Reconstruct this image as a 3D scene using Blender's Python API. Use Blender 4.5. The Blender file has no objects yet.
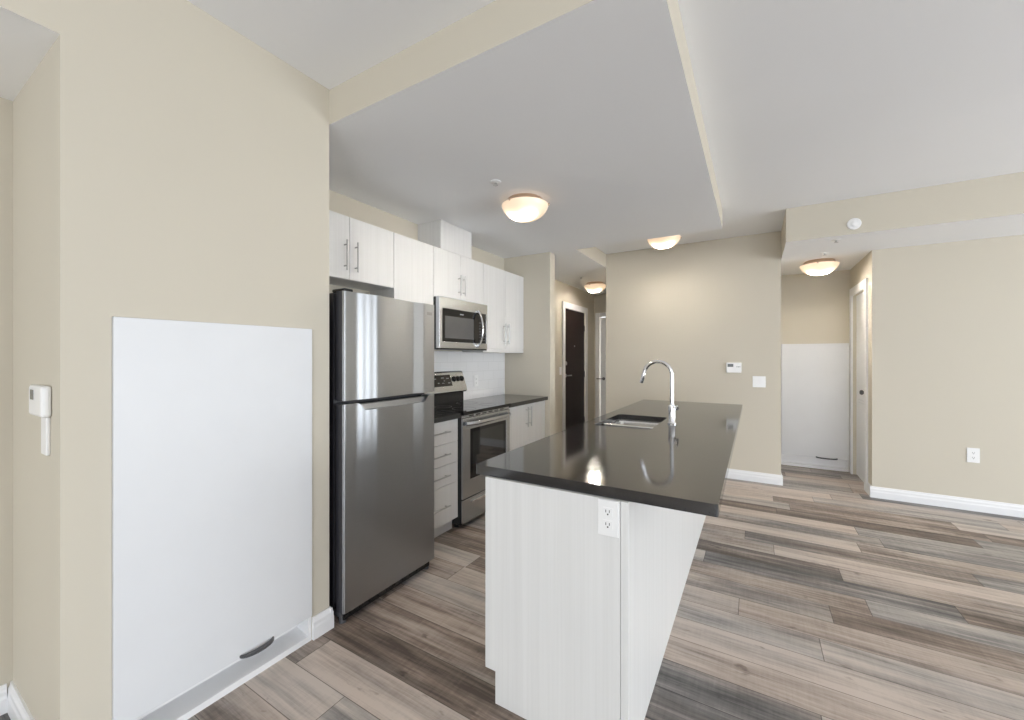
import bpy, bmesh, math, random
from mathutils import Vector, Matrix
random.seed(7)
scene = bpy.context.scene
COL = scene.collection

# ------------------------------------------------------------------ camera, sky, exposure
F_PX = 405.0
YAW = math.atan(242.0 / F_PX)            # the cabinet direction vanishes 242 px right of centre
cam_d = bpy.data.cameras.new('camera')
cam_d.sensor_fit = 'HORIZONTAL'
cam_d.sensor_width = 36.0
cam_d.lens = 36.0 * F_PX / 1024.0
cam_d.shift_y = -3.0 / 1024.0
cam_d.clip_start = 0.02
cam = bpy.data.objects.new('camera', cam_d)
COL.objects.link(cam)
cam.location = (0, 0, 1.35)
cam.rotation_euler = (math.pi / 2, 0, YAW)
scene.camera = cam

world = bpy.data.worlds.new('sky')
scene.world = world
world.use_nodes = True
wt = world.node_tree
wn = wt.nodes['Background']
# bright overcast sky above, pale sunlit ground below the horizon
wc = wt.nodes.new('ShaderNodeTexCoord')
ws = wt.nodes.new('ShaderNodeSeparateXYZ')
wt.links.new(wc.outputs['Generated'], ws.inputs[0])
wr = wt.nodes.new('ShaderNodeValToRGB')
wr.color_ramp.elements[0].position = 0.48
wr.color_ramp.elements[0].color = (0.455, 0.485, 0.515, 1)
wr.color_ramp.elements[1].position = 0.52
wr.color_ramp.elements[1].color = (0.468, 0.500, 0.532, 1)
wm = wt.nodes.new('ShaderNodeMath')
wm.operation = 'MULTIPLY_ADD'
wm.inputs[1].default_value = 0.5
wm.inputs[2].default_value = 0.5
wt.links.new(ws.outputs[2], wm.inputs[0])
wt.links.new(wm.outputs[0], wr.inputs[0])
wt.links.new(wr.outputs[0], wn.inputs['Color'])
wn.inputs['Strength'].default_value = 9.5

scene.view_settings.view_transform = 'Standard'
scene.view_settings.look = 'None'
scene.view_settings.gamma = 1.0
scene.view_settings.use_curve_mapping = False
scene.view_settings.exposure = 0.86
scene.cycles.max_bounces = 14
scene.cycles.diffuse_bounces = 8


def portal(name, loc, rot, sx, sy):
    d = bpy.data.lights.new(name, 'AREA')
    d.shape = 'RECTANGLE'
    d.size = sx
    d.size_y = sy
    d.cycles.is_portal = True
    o = bpy.data.objects.new(name, d)
    COL.objects.link(o)
    o.location = loc
    o.rotation_euler = rot
    return o


H = 2.68          # main ceiling
HD = 2.507        # dropped kitchen ceiling
HA = 2.38         # hall bulkhead
HC = HD           # entry corridor ceiling
HN = 2.334        # nook soffit
XR = 6.5          # window wall on the right
YB = -5.5         # window wall behind the camera
portal('daylight_side', (XR + 0.02, 2.43, 1.10), (0, math.pi / 2, 0), 2.1, 5.26)
portal('daylight_rear', (2.2, YB - 0.02, 1.10), (math.pi / 2, 0, 0), 5.6, 2.1)

# ------------------------------------------------------------------ material helpers
MATS = {}


def srgb(r, g, b):
    def f(c):
        c /= 255.0
        return c / 12.92 if c <= 0.04045 else ((c + 0.055) / 1.055) ** 2.4
    return (f(r), f(g), f(b), 1)


class N:
    """a tiny node-graph writer"""
    def __init__(self, name):
        self.m = bpy.data.materials.new(name)
        self.m.use_nodes = True
        self.t = self.m.node_tree
        self.p = self.t.nodes['Principled BSDF']

    def node(self, kind, **kw):
        n = self.t.nodes.new(kind)
        for k, v in kw.items():
            setattr(n, k, v)
        return n

    def link(self, a, b):
        self.t.links.new(a, b)

    def val(self, sock, v):
        if hasattr(v, 'links') or isinstance(v, bpy.types.NodeSocket):
            self.link(v, sock)
        else:
            sock.default_value = v

    def math(self, op, a, b=0.0, c=None):
        n = self.node('ShaderNodeMath', operation=op)
        self.val(n.inputs[0], a)
        self.val(n.inputs[1], b)
        if c is not None:
            self.val(n.inputs[2], c)
        return n.outputs[0]

    def xyz(self, x, y, z):
        n = self.node('ShaderNodeCombineXYZ')
        for i, v in enumerate((x, y, z)):
            self.val(n.inputs[i], v)
        return n.outputs[0]

    def coords(self):
        n = self.node('ShaderNodeTexCoord')
        s = self.node('ShaderNodeSeparateXYZ')
        self.link(n.outputs['Object'], s.inputs[0])
        return n.outputs['Object'], s.outputs

    def noise(self, vec, scale, detail=3, rough=0.5):
        n = self.node('ShaderNodeTexNoise')
        self.link(vec, n.inputs['Vector'])
        n.inputs['Scale'].default_value = scale
        n.inputs['Detail'].default_value = detail
        n.inputs['Roughness'].default_value = rough
        return n.outputs['Fac']

    def white(self, vec):
        n = self.node('ShaderNodeTexWhiteNoise', noise_dimensions='3D')
        self.link(vec, n.inputs['Vector'])
        return n.outputs['Value']

    def mix(self, fac, a, b, blend='MIX'):
        n = self.node('ShaderNodeMix', data_type='RGBA', blend_type=blend)
        self.val(n.inputs[0], fac)
        self.val(n.inputs[6], a)
        self.val(n.inputs[7], b)
        return n.outputs[2]

    def ramp(self, fac, stops, interp='LINEAR'):
        n = self.node('ShaderNodeValToRGB')
        n.color_ramp.interpolation = interp
        e = n.color_ramp.elements
        while len(e) < len(stops):
            e.new(0.5)
        for el, (p, c) in zip(e, stops):
            el.position = p
            el.color = c
        self.link(fac, n.inputs[0])
        return n.outputs[0]

    def bump(self, h, strength, dist=0.002):
        n = self.node('ShaderNodeBump')
        n.inputs['Strength'].default_value = strength
        n.inputs['Distance'].default_value = dist
        self.link(h, n.inputs['Height'])
        self.link(n.outputs[0], self.p.inputs['Normal'])


def plain(name, col, rough=0.5, metal=0.0, spec=0.5, vary=0.03, scale=6.0, coat=0.0, aniso=0.0, stretch=None):
    if name in MATS:
        return MATS[name]
    n = N(name)
    o, s = n.coords()
    if stretch:
        o = n.xyz(n.math('MULTIPLY', s[0], stretch[0]), n.math('MULTIPLY', s[1], stretch[1]), n.math('MULTIPLY', s[2], stretch[2]))
    f = n.noise(o, scale, 3)
    lo = tuple(c * (1 - vary) for c in col[:3]) + (1,)
    hi = tuple(min(1, c * (1 + vary)) for c in col[:3]) + (1,)
    n.link(n.ramp(f, [(0.3, lo), (0.7, hi)]), n.p.inputs['Base Color'])
    n.p.inputs['Roughness'].default_value = rough
    n.p.inputs['Metallic'].default_value = metal
    n.p.inputs['Specular IOR Level'].default_value = spec
    n.p.inputs['Coat Weight'].default_value = coat
    n.p.inputs['Anisotropic'].default_value = aniso
    MATS[name] = n.m
    return n.m


def paint(name, col, bump=0.04):
    n = N(name)
    o, s = n.coords()
    f = n.noise(o, 1.3, 2)
    lo = tuple(c * 0.985 for c in col[:3]) + (1,)
    n.link(n.ramp(f, [(0.3, lo), (0.7, col)]), n.p.inputs['Base Color'])
    n.p.inputs['Roughness'].default_value = 0.75
    n.p.inputs['Specular IOR Level'].default_value = 0.25
    n.bump(n.noise(o, 260, 2), bump, 0.001)
    MATS[name] = n.m
    return n.m


M_WALL = paint('beige_wall_paint', (0.60, 0.557, 0.470, 1))
M_CEIL = paint('white_ceiling_paint', (0.90, 0.91, 0.93, 1), 0.08)
M_TRIM = plain('white_trim_paint', (0.82, 0.82, 0.83, 1), 0.35, vary=0.01)
M_PANEL = plain('white_panel_paint', (0.70, 0.71, 0.73, 1), 0.4, vary=0.01)
M_PLASTIC = plain('white_plastic', (0.84, 0.84, 0.84, 1), 0.3, vary=0.01)


def melamine():
    n = N('white_grained_melamine')
    o, s = n.coords()
    v = n.xyz(n.math('MULTIPLY', s[0], 1.0), n.math('MULTIPLY', s[1], 1.0), n.math('MULTIPLY', s[2], 0.012))
    f = n.noise(v, 90, 3, 0.65)
    g = n.noise(v, 28, 2, 0.5)
    h = n.math('ADD', n.math('MULTIPLY', f, 0.6), n.math('MULTIPLY', g, 0.4))
    n.link(n.ramp(h, [(0.36, (0.690, 0.687, 0.677, 1)), (0.64, (0.735, 0.733, 0.725, 1))]), n.p.inputs['Base Color'])
    n.p.inputs['Roughness'].default_value = 0.42
    n.p.inputs['Specular IOR Level'].default_value = 0.4
    n.bump(h, 0.12, 0.0008)
    MATS['melamine'] = n.m
    return n.m


M_CAB = melamine()


def quartz():
    n = N('black_quartz')
    o, s = n.coords()
    f = n.noise(o, 420, 2, 0.6)
    g = n.noise(o, 160, 2, 0.6)
    h = n.math('ADD', n.math('MULTIPLY', f, 0.55), n.math('MULTIPLY', g, 0.45))
    n.link(n.ramp(h, [(0.40, (0.009, 0.009, 0.010, 1)), (0.60, (0.022, 0.022, 0.024, 1)), (0.70, (0.07, 0.07, 0.075, 1))]), n.p.inputs['Base Color'])
    n.p.inputs['Roughness'].default_value = 0.085
    n.p.inputs['IOR'].default_value = 1.8
    n.p.inputs['Specular IOR Level'].default_value = 0.5
    return n.m


M_QUARTZ = quartz()


def steel(name, col, rough, axis, aniso=0.0):
    """brushed stainless: very fine streaks along one axis"""
    n = N(name)
    o, s = n.coords()
    k = [500, 500, 500]
    k[axis] = 3.0
    v = n.xyz(*[n.math('MULTIPLY', s[i], k[i]) for i in range(3)])
    f = n.noise(v, 1.0, 2, 0.5)
    lo = tuple(c * 0.96 for c in col[:3]) + (1,)
    n.link(n.ramp(f, [(0.3, lo), (0.7, col)]), n.p.inputs['Base Color'])
    n.p.inputs['Metallic'].default_value = 1.0
    n.p.inputs['Roughness'].default_value = rough
    n.p.inputs['Anisotropic'].default_value = aniso
    n.p.inputs['Anisotropic Rotation'].default_value = 0.25
    if aniso > 0:
        tg = n.node('ShaderNodeTangent', direction_type='RADIAL', axis='Z')
        n.link(tg.outputs[0], n.p.inputs['Tangent'])
    MATS[name] = n.m
    return n.m


M_STEEL = steel('brushed_stainless', (0.43, 0.443, 0.462, 1), 0.32, 1, 0.8)
M_STEEL2 = steel('satin_stainless', (0.55, 0.565, 0.585, 1), 0.26, 1, 0.6)
M_SINK = steel('sink_stainless', (0.72, 0.72, 0.72, 1), 0.22, 1)
M_CHROME = plain('chrome', (0.82, 0.82, 0.83, 1), 0.06, 1.0, vary=0.01)
M_PULL = plain('satin_nickel', (0.50, 0.50, 0.50, 1), 0.3, 1.0, vary=0.02)
M_BLACK = plain('black_enamel', (0.012, 0.012, 0.013, 1), 0.25, vary=0.1)
M_GLASSBLK = plain('black_glass', (0.004, 0.004, 0.005, 1), 0.04, spec=0.45, vary=0.05)
M_OVENGLASS = plain('smoked_glass', (0.012, 0.012, 0.013, 1), 0.05, spec=0.8, vary=0.05)
M_MWGLASS = plain('grey_mesh_glass', (0.085, 0.085, 0.087, 1), 0.25, spec=0.5, vary=0.05)
M_CASE = plain('charcoal_case', (0.028, 0.028, 0.034, 1), 0.35, vary=0.05)
M_GASKET = plain('black_rubber', (0.012, 0.012, 0.012, 1), 0.6, vary=0.05)
M_DARKGREY = plain('dark_grey_metal', (0.07, 0.07, 0.075, 1), 0.4, vary=0.05)
M_MARK = plain('pale_print', (0.30, 0.30, 0.30, 1), 0.4, vary=0.02)
M_ENTRY = plain('espresso_wood', (0.016, 0.007, 0.005, 1), 0.5, spec=0.2, vary=0.35, scale=9, stretch=(6, 6, 0.6))
M_DOOR = plain('white_door_paint', (0.80, 0.80, 0.81, 1), 0.35, vary=0.01)
M_BRASS = plain('warm_nickel_rim', (0.55, 0.42, 0.32, 1), 0.35, 0.8, vary=0.03)
M_SLOT = plain('dark_slot', (0.03, 0.03, 0.03, 1), 0.5, vary=0.02)
M_LCD = plain('grey_display', (0.12, 0.13, 0.13, 1), 0.2, vary=0.1)


def tiles():
    n = N('white_subway_tile')
    o, s = n.coords()
    br = n.node('ShaderNodeTexBrick')
    v = n.xyz(s[1], s[2], 0.0)
    n.link(v, br.inputs['Vector'])
    br.inputs['Scale'].default_value = 1.0
    br.inputs['Brick Width'].default_value = 0.20
    br.inputs['Row Height'].default_value = 0.10
    br.inputs['Mortar Size'].default_value = 0.0016
    br.inputs['Mortar Smooth'].default_value = 0.3
    br.inputs['Color1'].default_value = (0.84, 0.84, 0.85, 1)
    br.inputs['Color2'].default_value = (0.82, 0.82, 0.83, 1)
    br.inputs['Mortar'].default_value = (0.70, 0.70, 0.70, 1)
    n.link(br.outputs['Color'], n.p.inputs['Base Color'])
    n.p.inputs['Roughness'].default_value = 0.15
    return n.m


def planks():
    n = N('grey_brown_plank_floor')
    W, L = 0.173, 1.22
    o, s = n.coords()
    yy = n.math('DIVIDE', n.math('ADD', s[1], 10 * W - 0.004), W)
    row = n.math('FLOOR', yy)
    fy = n.math('FRACT', yy)
    off = n.white(n.xyz(row, 3.7, 1.3))
    xx = n.math('ADD', n.math('DIVIDE', n.math('ADD', s[0], 20.0), L), n.math('MULTIPLY', off, 7.0))
    cell = n.math('FLOOR', xx)
    fx = n.math('FRACT', xx)
    pid = n.xyz(row, cell, 0.5)
    r1 = n.white(pid)
    r2 = n.white(n.xyz(row, cell, 9.5))
    # grain: coordinates stretched along the board and shifted per board
    gx = n.math('ADD', s[0], n.math('MULTIPLY', r1, 37.0))
    gy = n.math('ADD', s[1], n.math('MULTIPLY', r2, 23.0))
    gv = n.xyz(n.math('MULTIPLY', gx, 0.9), n.math('MULTIPLY', gy, 13.0), r1)
    broad = n.noise(gv, 1.0, 4, 0.62)
    gv2 = n.xyz(n.math('MULTIPLY', gx, 2.6), n.math('MULTIPLY', gy, 55.0), r2)
    fine = n.noise(gv2, 1.0, 5, 0.7)
    gv3 = n.xyz(n.math('MULTIPLY', gx, 7.0), n.math('MULTIPLY', gy, 16.0), r2)
    knots = n.noise(gv3, 1.0, 3, 0.6)
    # cross saw marks
    gv4 = n.xyz(n.math('MULTIPLY', gx, 70.0), n.math('MULTIPLY', gy, 7.0), r1)
    saw = n.noise(gv4, 1.0, 3, 0.6)
    cloud = n.noise(n.xyz(n.math('MULTIPLY', gx, 2.2), n.math('MULTIPLY', gy, 9.0), r1), 1.0, 3, 0.55)
    tone = n.math('ADD', n.math('MULTIPLY', r1, 0.56), n.math('MULTIPLY', broad, 0.90))
    tone = n.math('ADD', tone, n.math('MULTIPLY', n.math('SUBTRACT', cloud, 0.5), 0.60))
    tone = n.math('ADD', tone, n.math('MULTIPLY', n.math('SUBTRACT', fine, 0.5), 0.85))
    tone = n.math('ADD', tone, n.math('MULTIPLY', n.math('SUBTRACT', saw, 0.5), 0.18))
    tone = n.math('SUBTRACT', tone, 0.235)
    warm = n.ramp(tone, [(0.10, (0.085, 0.064, 0.052, 1)), (0.34, (0.220, 0.170, 0.138, 1)), (0.55, (0.400, 0.328, 0.278, 1)), (0.85, (0.58, 0.495, 0.43, 1))])
    cool = n.ramp(tone, [(0.10, (0.085, 0.080, 0.079, 1)), (0.34, (0.200, 0.188, 0.180, 1)), (0.55, (0.360, 0.330, 0.306, 1)), (0.85, (0.56, 0.50, 0.45, 1))])
    patch = n.noise(n.xyz(n.math('MULTIPLY', gx, 1.3), n.math('MULTIPLY', gy, 6.0), r2), 1.0, 2, 0.5)
    coolness = n.math('ADD', n.math('MULTIPLY', r2, 0.5), n.math('MULTIPLY', patch, 0.6))
    cm = n.ramp(coolness, [(0.40, (0, 0, 0, 1)), (0.70, (1, 1, 1, 1))])
    col = n.mix(cm, warm, cool)
    kn = n.ramp(knots, [(0.24, (0.45, 0.42, 0.40, 1)), (0.34, (1, 1, 1, 1))])
    col = n.mix(1.0, col, kn, 'MULTIPLY')
    ey = n.math('MINIMUM', fy, n.math('SUBTRACT', 1.0, fy))
    ex = n.math('MULTIPLY', n.math('MINIMUM', fx, n.math('SUBTRACT', 1.0, fx)), L / W)
    e = n.math('MINIMUM', ex, ey)
    seam = n.ramp(e, [(0.004, (0.30, 0.28, 0.27, 1)), (0.014, (1, 1, 1, 1))])
    col = n.mix(1.0, col, seam, 'MULTIPLY')
    n.link(col, n.p.inputs['Base Color'])
    n.link(n.math('MULTIPLY_ADD', fine, 0.15, 0.36), n.p.inputs['Roughness'])
    n.p.inputs['Specular IOR Level'].default_value = 0.35
    n.bump(n.math('MULTIPLY', fine, 0.6), 0.10, 0.001)
    return n.m


M_FLOOR = planks()
M_TILE = tiles()


def lamp_glass():
    """alabaster bowl lit by two bulbs inside: brighter where a bulb sits"""
    n = N('lit_alabaster_glass')
    o, s = n.coords()
    tot = None
    for bx in (-0.055, 0.055):
        d2 = n.math('ADD', n.math('POWER', n.math('SUBTRACT', s[0], bx), 2.0), n.math('POWER', n.math('ADD', s[1], 0.045), 2.0))
        g = n.math('DIVIDE', 0.0007, n.math('ADD', d2, 0.0007))
        tot = g if tot is None else n.math('ADD', tot, g)
    col = n.ramp(tot, [(0.04, (1.0, 0.66, 0.38, 1)), (0.20, (1.0, 0.84, 0.62, 1)), (0.80, (1.0, 0.94, 0.84, 1))])
    n.p.inputs['Base Color'].default_value = (0.8, 0.72, 0.6, 1)
    n.p.inputs['Roughness'].default_value = 0.25
    n.link(col, n.p.inputs['Emission Color'])
    n.link(n.math('MULTIPLY_ADD', n.math('POWER', tot, 4.0), 760.0, 0.27), n.p.inputs['Emission Strength'])
    return n.m


M_LAMP = lamp_glass()

# ------------------------------------------------------------------ mesh helpers


class B:
    def __init__(self):
        self.bm = bmesh.new()

    def box(self, x0, x1, y0, y1, z0, z1, bev=0.0, seg=2, mi=0):
        r = bmesh.ops.create_cube(self.bm, size=1.0)
        vs = r['verts']
        for v in vs:
            v.co = Vector((x0 + (v.co.x + 0.5) * (x1 - x0), y0 + (v.co.y + 0.5) * (y1 - y0), z0 + (v.co.z + 0.5) * (z1 - z0)))
        fs = {f for v in vs for f in v.link_faces}
        for f in fs:
            f.material_index = mi
        if bev > 0:
            es = list({e for v in vs for e in v.link_edges})
            bmesh.ops.bevel(self.bm, geom=es, offset=bev, segments=seg, profile=0.5, affect='EDGES')
        return self

    def cyl(self, p0, p1, r0, r1=None, n=24):
        p0, p1 = Vector(p0), Vector(p1)
        r1 = r0 if r1 is None else r1
        d = p1 - p0
        q = Vector((0, 0, 1)).rotation_difference(d.normalized())
        rings = []
        for p, r in ((p0, r0), (p1, r1)):
            rings.append([self.bm.verts.new(p + q @ Vector((r * math.cos(2 * math.pi * i / n), r * math.sin(2 * math.pi * i / n), 0))) for i in range(n)])
        for i in range(n):
            self.bm.faces.new((rings[0][i], rings[0][(i + 1) % n], rings[1][(i + 1) % n], rings[1][i]))
        self.bm.faces.new(list(reversed(rings[0])))
        self.bm.faces.new(rings[1])
        return self

    def tube(self, pts, r, n=14, radii=None):
        pts = [Vector(p) for p in pts]
        rings = []
        up = Vector((0.123, 0.91, 0.37)).normalized()
        for i, p in enumerate(pts):
            t = (pts[min(i + 1, len(pts) - 1)] - pts[max(i - 1, 0)]).normalized()
            a = (up - t * up.dot(t)).normalized()
            b = t.cross(a)
            rr = radii[i] if radii else r
            rings.append([self.bm.verts.new(p + (a * math.cos(2 * math.pi * k / n) + b * math.sin(2 * math.pi * k / n)) * rr) for k in range(n)])
            up = a
        for j in range(len(rings) - 1):
            for k in range(n):
                self.bm.faces.new((rings[j][k], rings[j][(k + 1) % n], rings[j + 1][(k + 1) % n], rings[j + 1][k]))
        self.bm.faces.new(list(reversed(rings[0])))
        self.bm.faces.new(rings[-1])
        return self

    def lathe(self, prof, c=(0, 0, 0), n=40, axis='z'):
        """prof: list of (radius, height); r = 0 ends close in a point"""
        def P(r, h, a):
            u, v = r * math.cos(a), r * math.sin(a)
            if axis == 'z':
                return Vector((c[0] + u, c[1] + v, c[2] + h))
            if axis == 'x':
                return Vector((c[0] + h, c[1] + u, c[2] + v))
            return Vector((c[0] + u, c[1] + h, c[2] + v))
        rings = []
        for r, h in prof:
            if r < 1e-6:
                rings.append([self.bm.verts.new(P(0, h, 0))])
            else:
                rings.append([self.bm.verts.new(P(r, h, 2 * math.pi * k / n)) for k in range(n)])
        for a, b in zip(rings, rings[1:]):
            for k in range(n):
                k2 = (k + 1) % n
                if len(a) == 1 and len(b) == 1:
                    continue
                if len(a) == 1:
                    self.bm.faces.new((a[0], b[k2], b[k]))
                elif len(b) == 1:
                    self.bm.faces.new((a[k], a[k2], b[0]))
                else:
                    self.bm.faces.new((a[k], a[k2], b[k2], b[k]))
        return self

    def prism(self, poly, lo, hi, axis='y', mi=0):
        """poly of 2-d points in the other two axes (x,z for y; y,z for x; x,y for z), extruded lo..hi"""
        def P(p, h):
            if axis == 'y':
                return (p[0], h, p[1])
            if axis == 'x':
                return (h, p[0], p[1])
            return (p[0], p[1], h)
        a = [self.bm.verts.new(P(p, lo)) for p in poly]
        b = [self.bm.verts.new(P(p, hi)) for p in poly]
        k = len(poly)
        fs = [self.bm.faces.new(a), self.bm.faces.new(list(reversed(b)))]
        for i in range(k):
            fs.append(self.bm.faces.new((a[i], b[i], b[(i + 1) % k], a[(i + 1) % k])))
        for f in fs:
            f.material_index = mi
        return self

    def holed(self, outer, holes, z0, z1):
        """flat slab with holes: outer and holes are loops of (x, y)"""
        for z in (z0, z1):
            es = []
            for loop in [outer] + holes:
                vs = [self.bm.verts.new((p[0], p[1], z)) for p in loop]
                for i in range(len(vs)):
                    es.append(self.bm.edges.new((vs[i], vs[(i + 1) % len(vs)])))
            bmesh.ops.triangle_fill(self.bm, use_beauty=True, use_dissolve=False, edges=es)
        for loop in [outer] + holes:
            k = len(loop)
            for i in range(k):
                p, q = loop[i], loop[(i + 1) % k]
                self.bm.faces.new([self.bm.verts.new((p[0], p[1], z0)), self.bm.verts.new((q[0], q[1], z0)),
                                   self.bm.verts.new((q[0], q[1], z1)), self.bm.verts.new((p[0], p[1], z1))])
        bmesh.ops.remove_doubles(self.bm, verts=self.bm.verts, dist=1e-5)
        return self

    def build(self, name, mats, parent=None, smooth=False, normals=True):
        bm = self.bm
        if normals:
            bmesh.ops.recalc_face_normals(bm, faces=bm.faces)
        off = Vector((0, 0, 0))
        p = parent
        while p is not None:
            off += p.location
            p = p.parent
        for v in bm.verts:
            v.co -= off
        me = bpy.data.meshes.new(name)
        bm.to_mesh(me)
        bm.free()
        if not isinstance(mats, (list, tuple)):
            mats = [mats]
        for m in mats:
            me.materials.append(m)
        if smooth:
            for f in me.polygons:
                f.use_smooth = True
            me.set_sharp_from_angle(angle=math.radians(38))
        o = bpy.data.objects.new(name, me)
        COL.objects.link(o)
        if parent is not None:
            o.parent = parent
        return o


def thing(name, label, cat, loc, group=None):
    o = bpy.data.objects.new(name, None)
    COL.objects.link(o)
    o.location = loc
    o.empty_display_size = 0.1
    o['label'] = label
    o['category'] = cat
    if group:
        o['group'] = group
    return o


def struct(o, label=None, cat=None):
    o['kind'] = 'structure'
    if label:
        o['label'] = label
    if cat:
        o['category'] = cat
    return o


def dup(root, loc, label):
    r = root.copy()
    COL.objects.link(r)
    r.location = loc
    r['label'] = label
    for ch in list(root.children):
        c = ch.copy()
        COL.objects.link(c)
        c.parent = r
        for g in ch.children:
            d = g.copy()
            COL.objects.link(d)
            d.parent = c
    return r


def rrect(x0, x1, y0, y1, r, n=6):
    pts = []
    for cx, cy, a0 in ((x1 - r, y1 - r, 0), (x0 + r, y1 - r, 90), (x0 + r, y0 + r, 180), (x1 - r, y0 + r, 270)):
        for i in range(n + 1):
            a = math.radians(a0 + 90 * i / n)
            pts.append((cx + r * math.cos(a), cy + r * math.sin(a)))
    return pts


def two_tone(b, name, label, cat):
    """a ceiling drop: undersides take the ceiling white, sides the wall beige"""
    o = b.build(name, [M_WALL, M_CEIL])
    for f in o.data.polygons:
        if abs(f.normal.z) > 0.5:
            f.material_index = 1
    return struct(o, label, cat)


# ------------------------------------------------------------------ room shell
XL = -1.815       # plane of the big left wall
XK = -2.52        # kitchen back wall
XC = -2.55        # entry corridor wall
YM = 5.12         # middle and right walls
YE = 7.25         # corridor end
YA = 6.15         # alcove back
XM0, XM1 = -1.643, 0.2445
XA = 0.9766
T = 0.12

struct(B().box(-4.2, XR + T, YB - T, 7.6, -0.1, 0).build('floor', M_FLOOR), 'grey brown wood plank floor running through the rooms', 'floor')
struct(B().box(-4.2, XR + T, YB - T, 7.6, H, H + 0.1).build('ceiling', M_CEIL), 'flat white ceiling over the open living side', 'ceiling')

two_tone(B().prism([(XK, 1.264), (-0.2437, 1.264), (-0.2437, 4.10), (XM0, 4.10), (XM0, YM), (XK, YM)], HD, H - 0.001, 'z'),
         'ceiling_kitchen', 'lowered ceiling over the kitchen with beige edges', 'ceiling')
o = two_tone(B().box(XC, XM0, YM + 0.001, YE, HC, H - 0.001), 'ceiling_corridor', 'low ceiling of the entry corridor', 'ceiling')
for f in o.data.polygons:
    f.material_index = 1
two_tone(B().prism([(XM1 + 0.002, 4.377), (XR, 4.377), (XR, YM + 0.012), (XA - 0.001, YM + 0.012), (XA - 0.001, YA), (XM1 + 0.002, YA)], HA, H - 0.001, 'z'),
         'ceiling_bulkhead', 'beige bulkhead above the right wall and alcove', 'bulkhead')
two_tone(B().box(-2.45, XL, YB, 0.353, HN, H - 0.001), 'ceiling_nook', 'low white soffit over the nook beside the left wall', 'ceiling')

# left wall block, with the opening for the access panel
PY0, PY1, PZ = 0.469, 1.167, 1.484
b = B()
b.box(-2.52, XL, 0.353, PY0, 0, H)
b.box(-2.52, XL, PY1, 1.264, 0, H)
b.box(-2.52, XL, PY0, PY1, PZ, H)
b.box(-2.52, XL - 0.16, PY0, PY1, 0, PZ)
bmesh.ops.remove_doubles(b.bm, verts=b.bm.verts, dist=1e-5)
struct(b.build('wall_left', M_WALL), 'beige wall block with the tall white access panel', 'wall')
struct(B().box(-2.57, -2.45, YB, 0.353, 0, H - 0.002).build('wall_nook', M_WALL), 'beige wall of the nook at the picture edge', 'wall')
struct(B().box(XK - T, XK - 0.0005, 1.0, 4.17, 0, H - 0.002).build('wall_kitchen', M_WALL), 'beige wall behind the kitchen cabinets', 'wall')
struct(B().box(XK, -1.927, 4.04, 4.17, 0, HD - 0.001).build('wall_stub', M_WALL), 'short beige wall closing the end of the counter run', 'wall')
struct(B().box(XM0, XM1, YM, YM + T, 0, H - 0.002).build('wall_middle', M_WALL), 'beige wall behind the island with thermostat and switch', 'wall')
struct(B().box(XM0, XM0 + T, YM + T, YE, 0, H - 0.002).build('wall_corridor_right', M_WALL), 'wall between corridor and alcove', 'wall')
struct(B().box(XM1 - T, XM1, YM + T, YA, 0, H - 0.002).build('wall_alcove_left', M_WALL), 'left wall of the alcove', 'wall')
struct(B().box(XM1 - T, XA + T, YA, YA + T, 0, H - 0.002).build('wall_alcove_back', M_WALL), 'beige back wall of the alcove above the white panel', 'wall')
struct(B().box(XA, XR, YM + 0.013, YM + 0.013 + T, 0, H - 0.002).build('wall_right', M_WALL), 'beige right wall with an outlet near the floor', 'wall')
# alcove side wall with a doorway
DY0, DY1, DZ = 5.36, 6.02, 2.06
b = B()
b.box(XA, XA + T, YM + 0.013 + T, DY0, 0, H - 0.002)
b.box(XA, XA + T, DY1, YA, 0, H - 0.002)
b.box(XA, XA + T, DY0, DY1, DZ, H - 0.002)
struct(b.build('wall_alcove_right', M_WALL), 'alcove side wall holding the white door', 'wall')
# corridor wall with the entry doorway
EY0, EY1, EZ = 5.862, 6.785, 2.135
b = B()
b.box(XC - T, XC, 4.175, EY0, 0, H - 0.002)
b.box(XC - T, XC, EY1, YE, 0, H - 0.002)
b.box(XC - T, XC, EY0, EY1, EZ, H - 0.002)
struct(b.build('wall_corridor_left', M_WALL), 'corridor wall holding the dark entry door', 'wall')
# corridor end wall with a doorway
CX0, CX1, CZ = -2.455, -1.70, 2.095
b = B()
b.box(XC - T, CX0, YE, YE + T, 0, H - 0.002)
b.box(CX1, XM0 + T, YE, YE + T, 0, H - 0.002)
b.box(CX0, CX1, YE, YE + T, CZ, H - 0.002)
struct(b.build('wall_corridor_end', M_WALL), 'end wall of the entry corridor', 'wall')
# window walls outside the picture: to the right and behind the camera
WY0, WY1, WZ0, WZ1 = -0.2, 5.06, 0.05, 2.15
b = B()
b.box(XR, XR + T, YB, WY0, 0, H)
b.box(XR, XR + T, WY1, YM + 0.15, 0, H)
b.box(XR, XR + T, WY0, WY1, 0, WZ0)
b.box(XR, XR + T, WY0, WY1, WZ1, H)
struct(b.build('wall_window_side', M_WALL), 'window wall on the living side', 'wall')
b = B()
VX0, VX1 = -0.6, 5.0
b.box(-2.57, VX0, YB - T, YB, 0, H)
b.box(VX1, XR + T, YB - T, YB, 0, H)
b.box(VX0, VX1, YB - T, YB, 0, WZ0)
b.box(VX0, VX1, YB - T, YB, WZ1, H)
struct(b.build('wall_window_rear', M_WALL), 'window wall behind the viewpoint', 'wall')
b = B()
for z0, z1 in ((WZ0, WZ0 + 0.06), (WZ1 - 0.06, WZ1)):
    b.box(XR + 0.03, XR + 0.09, WY0, WY1, z0, z1)
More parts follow.
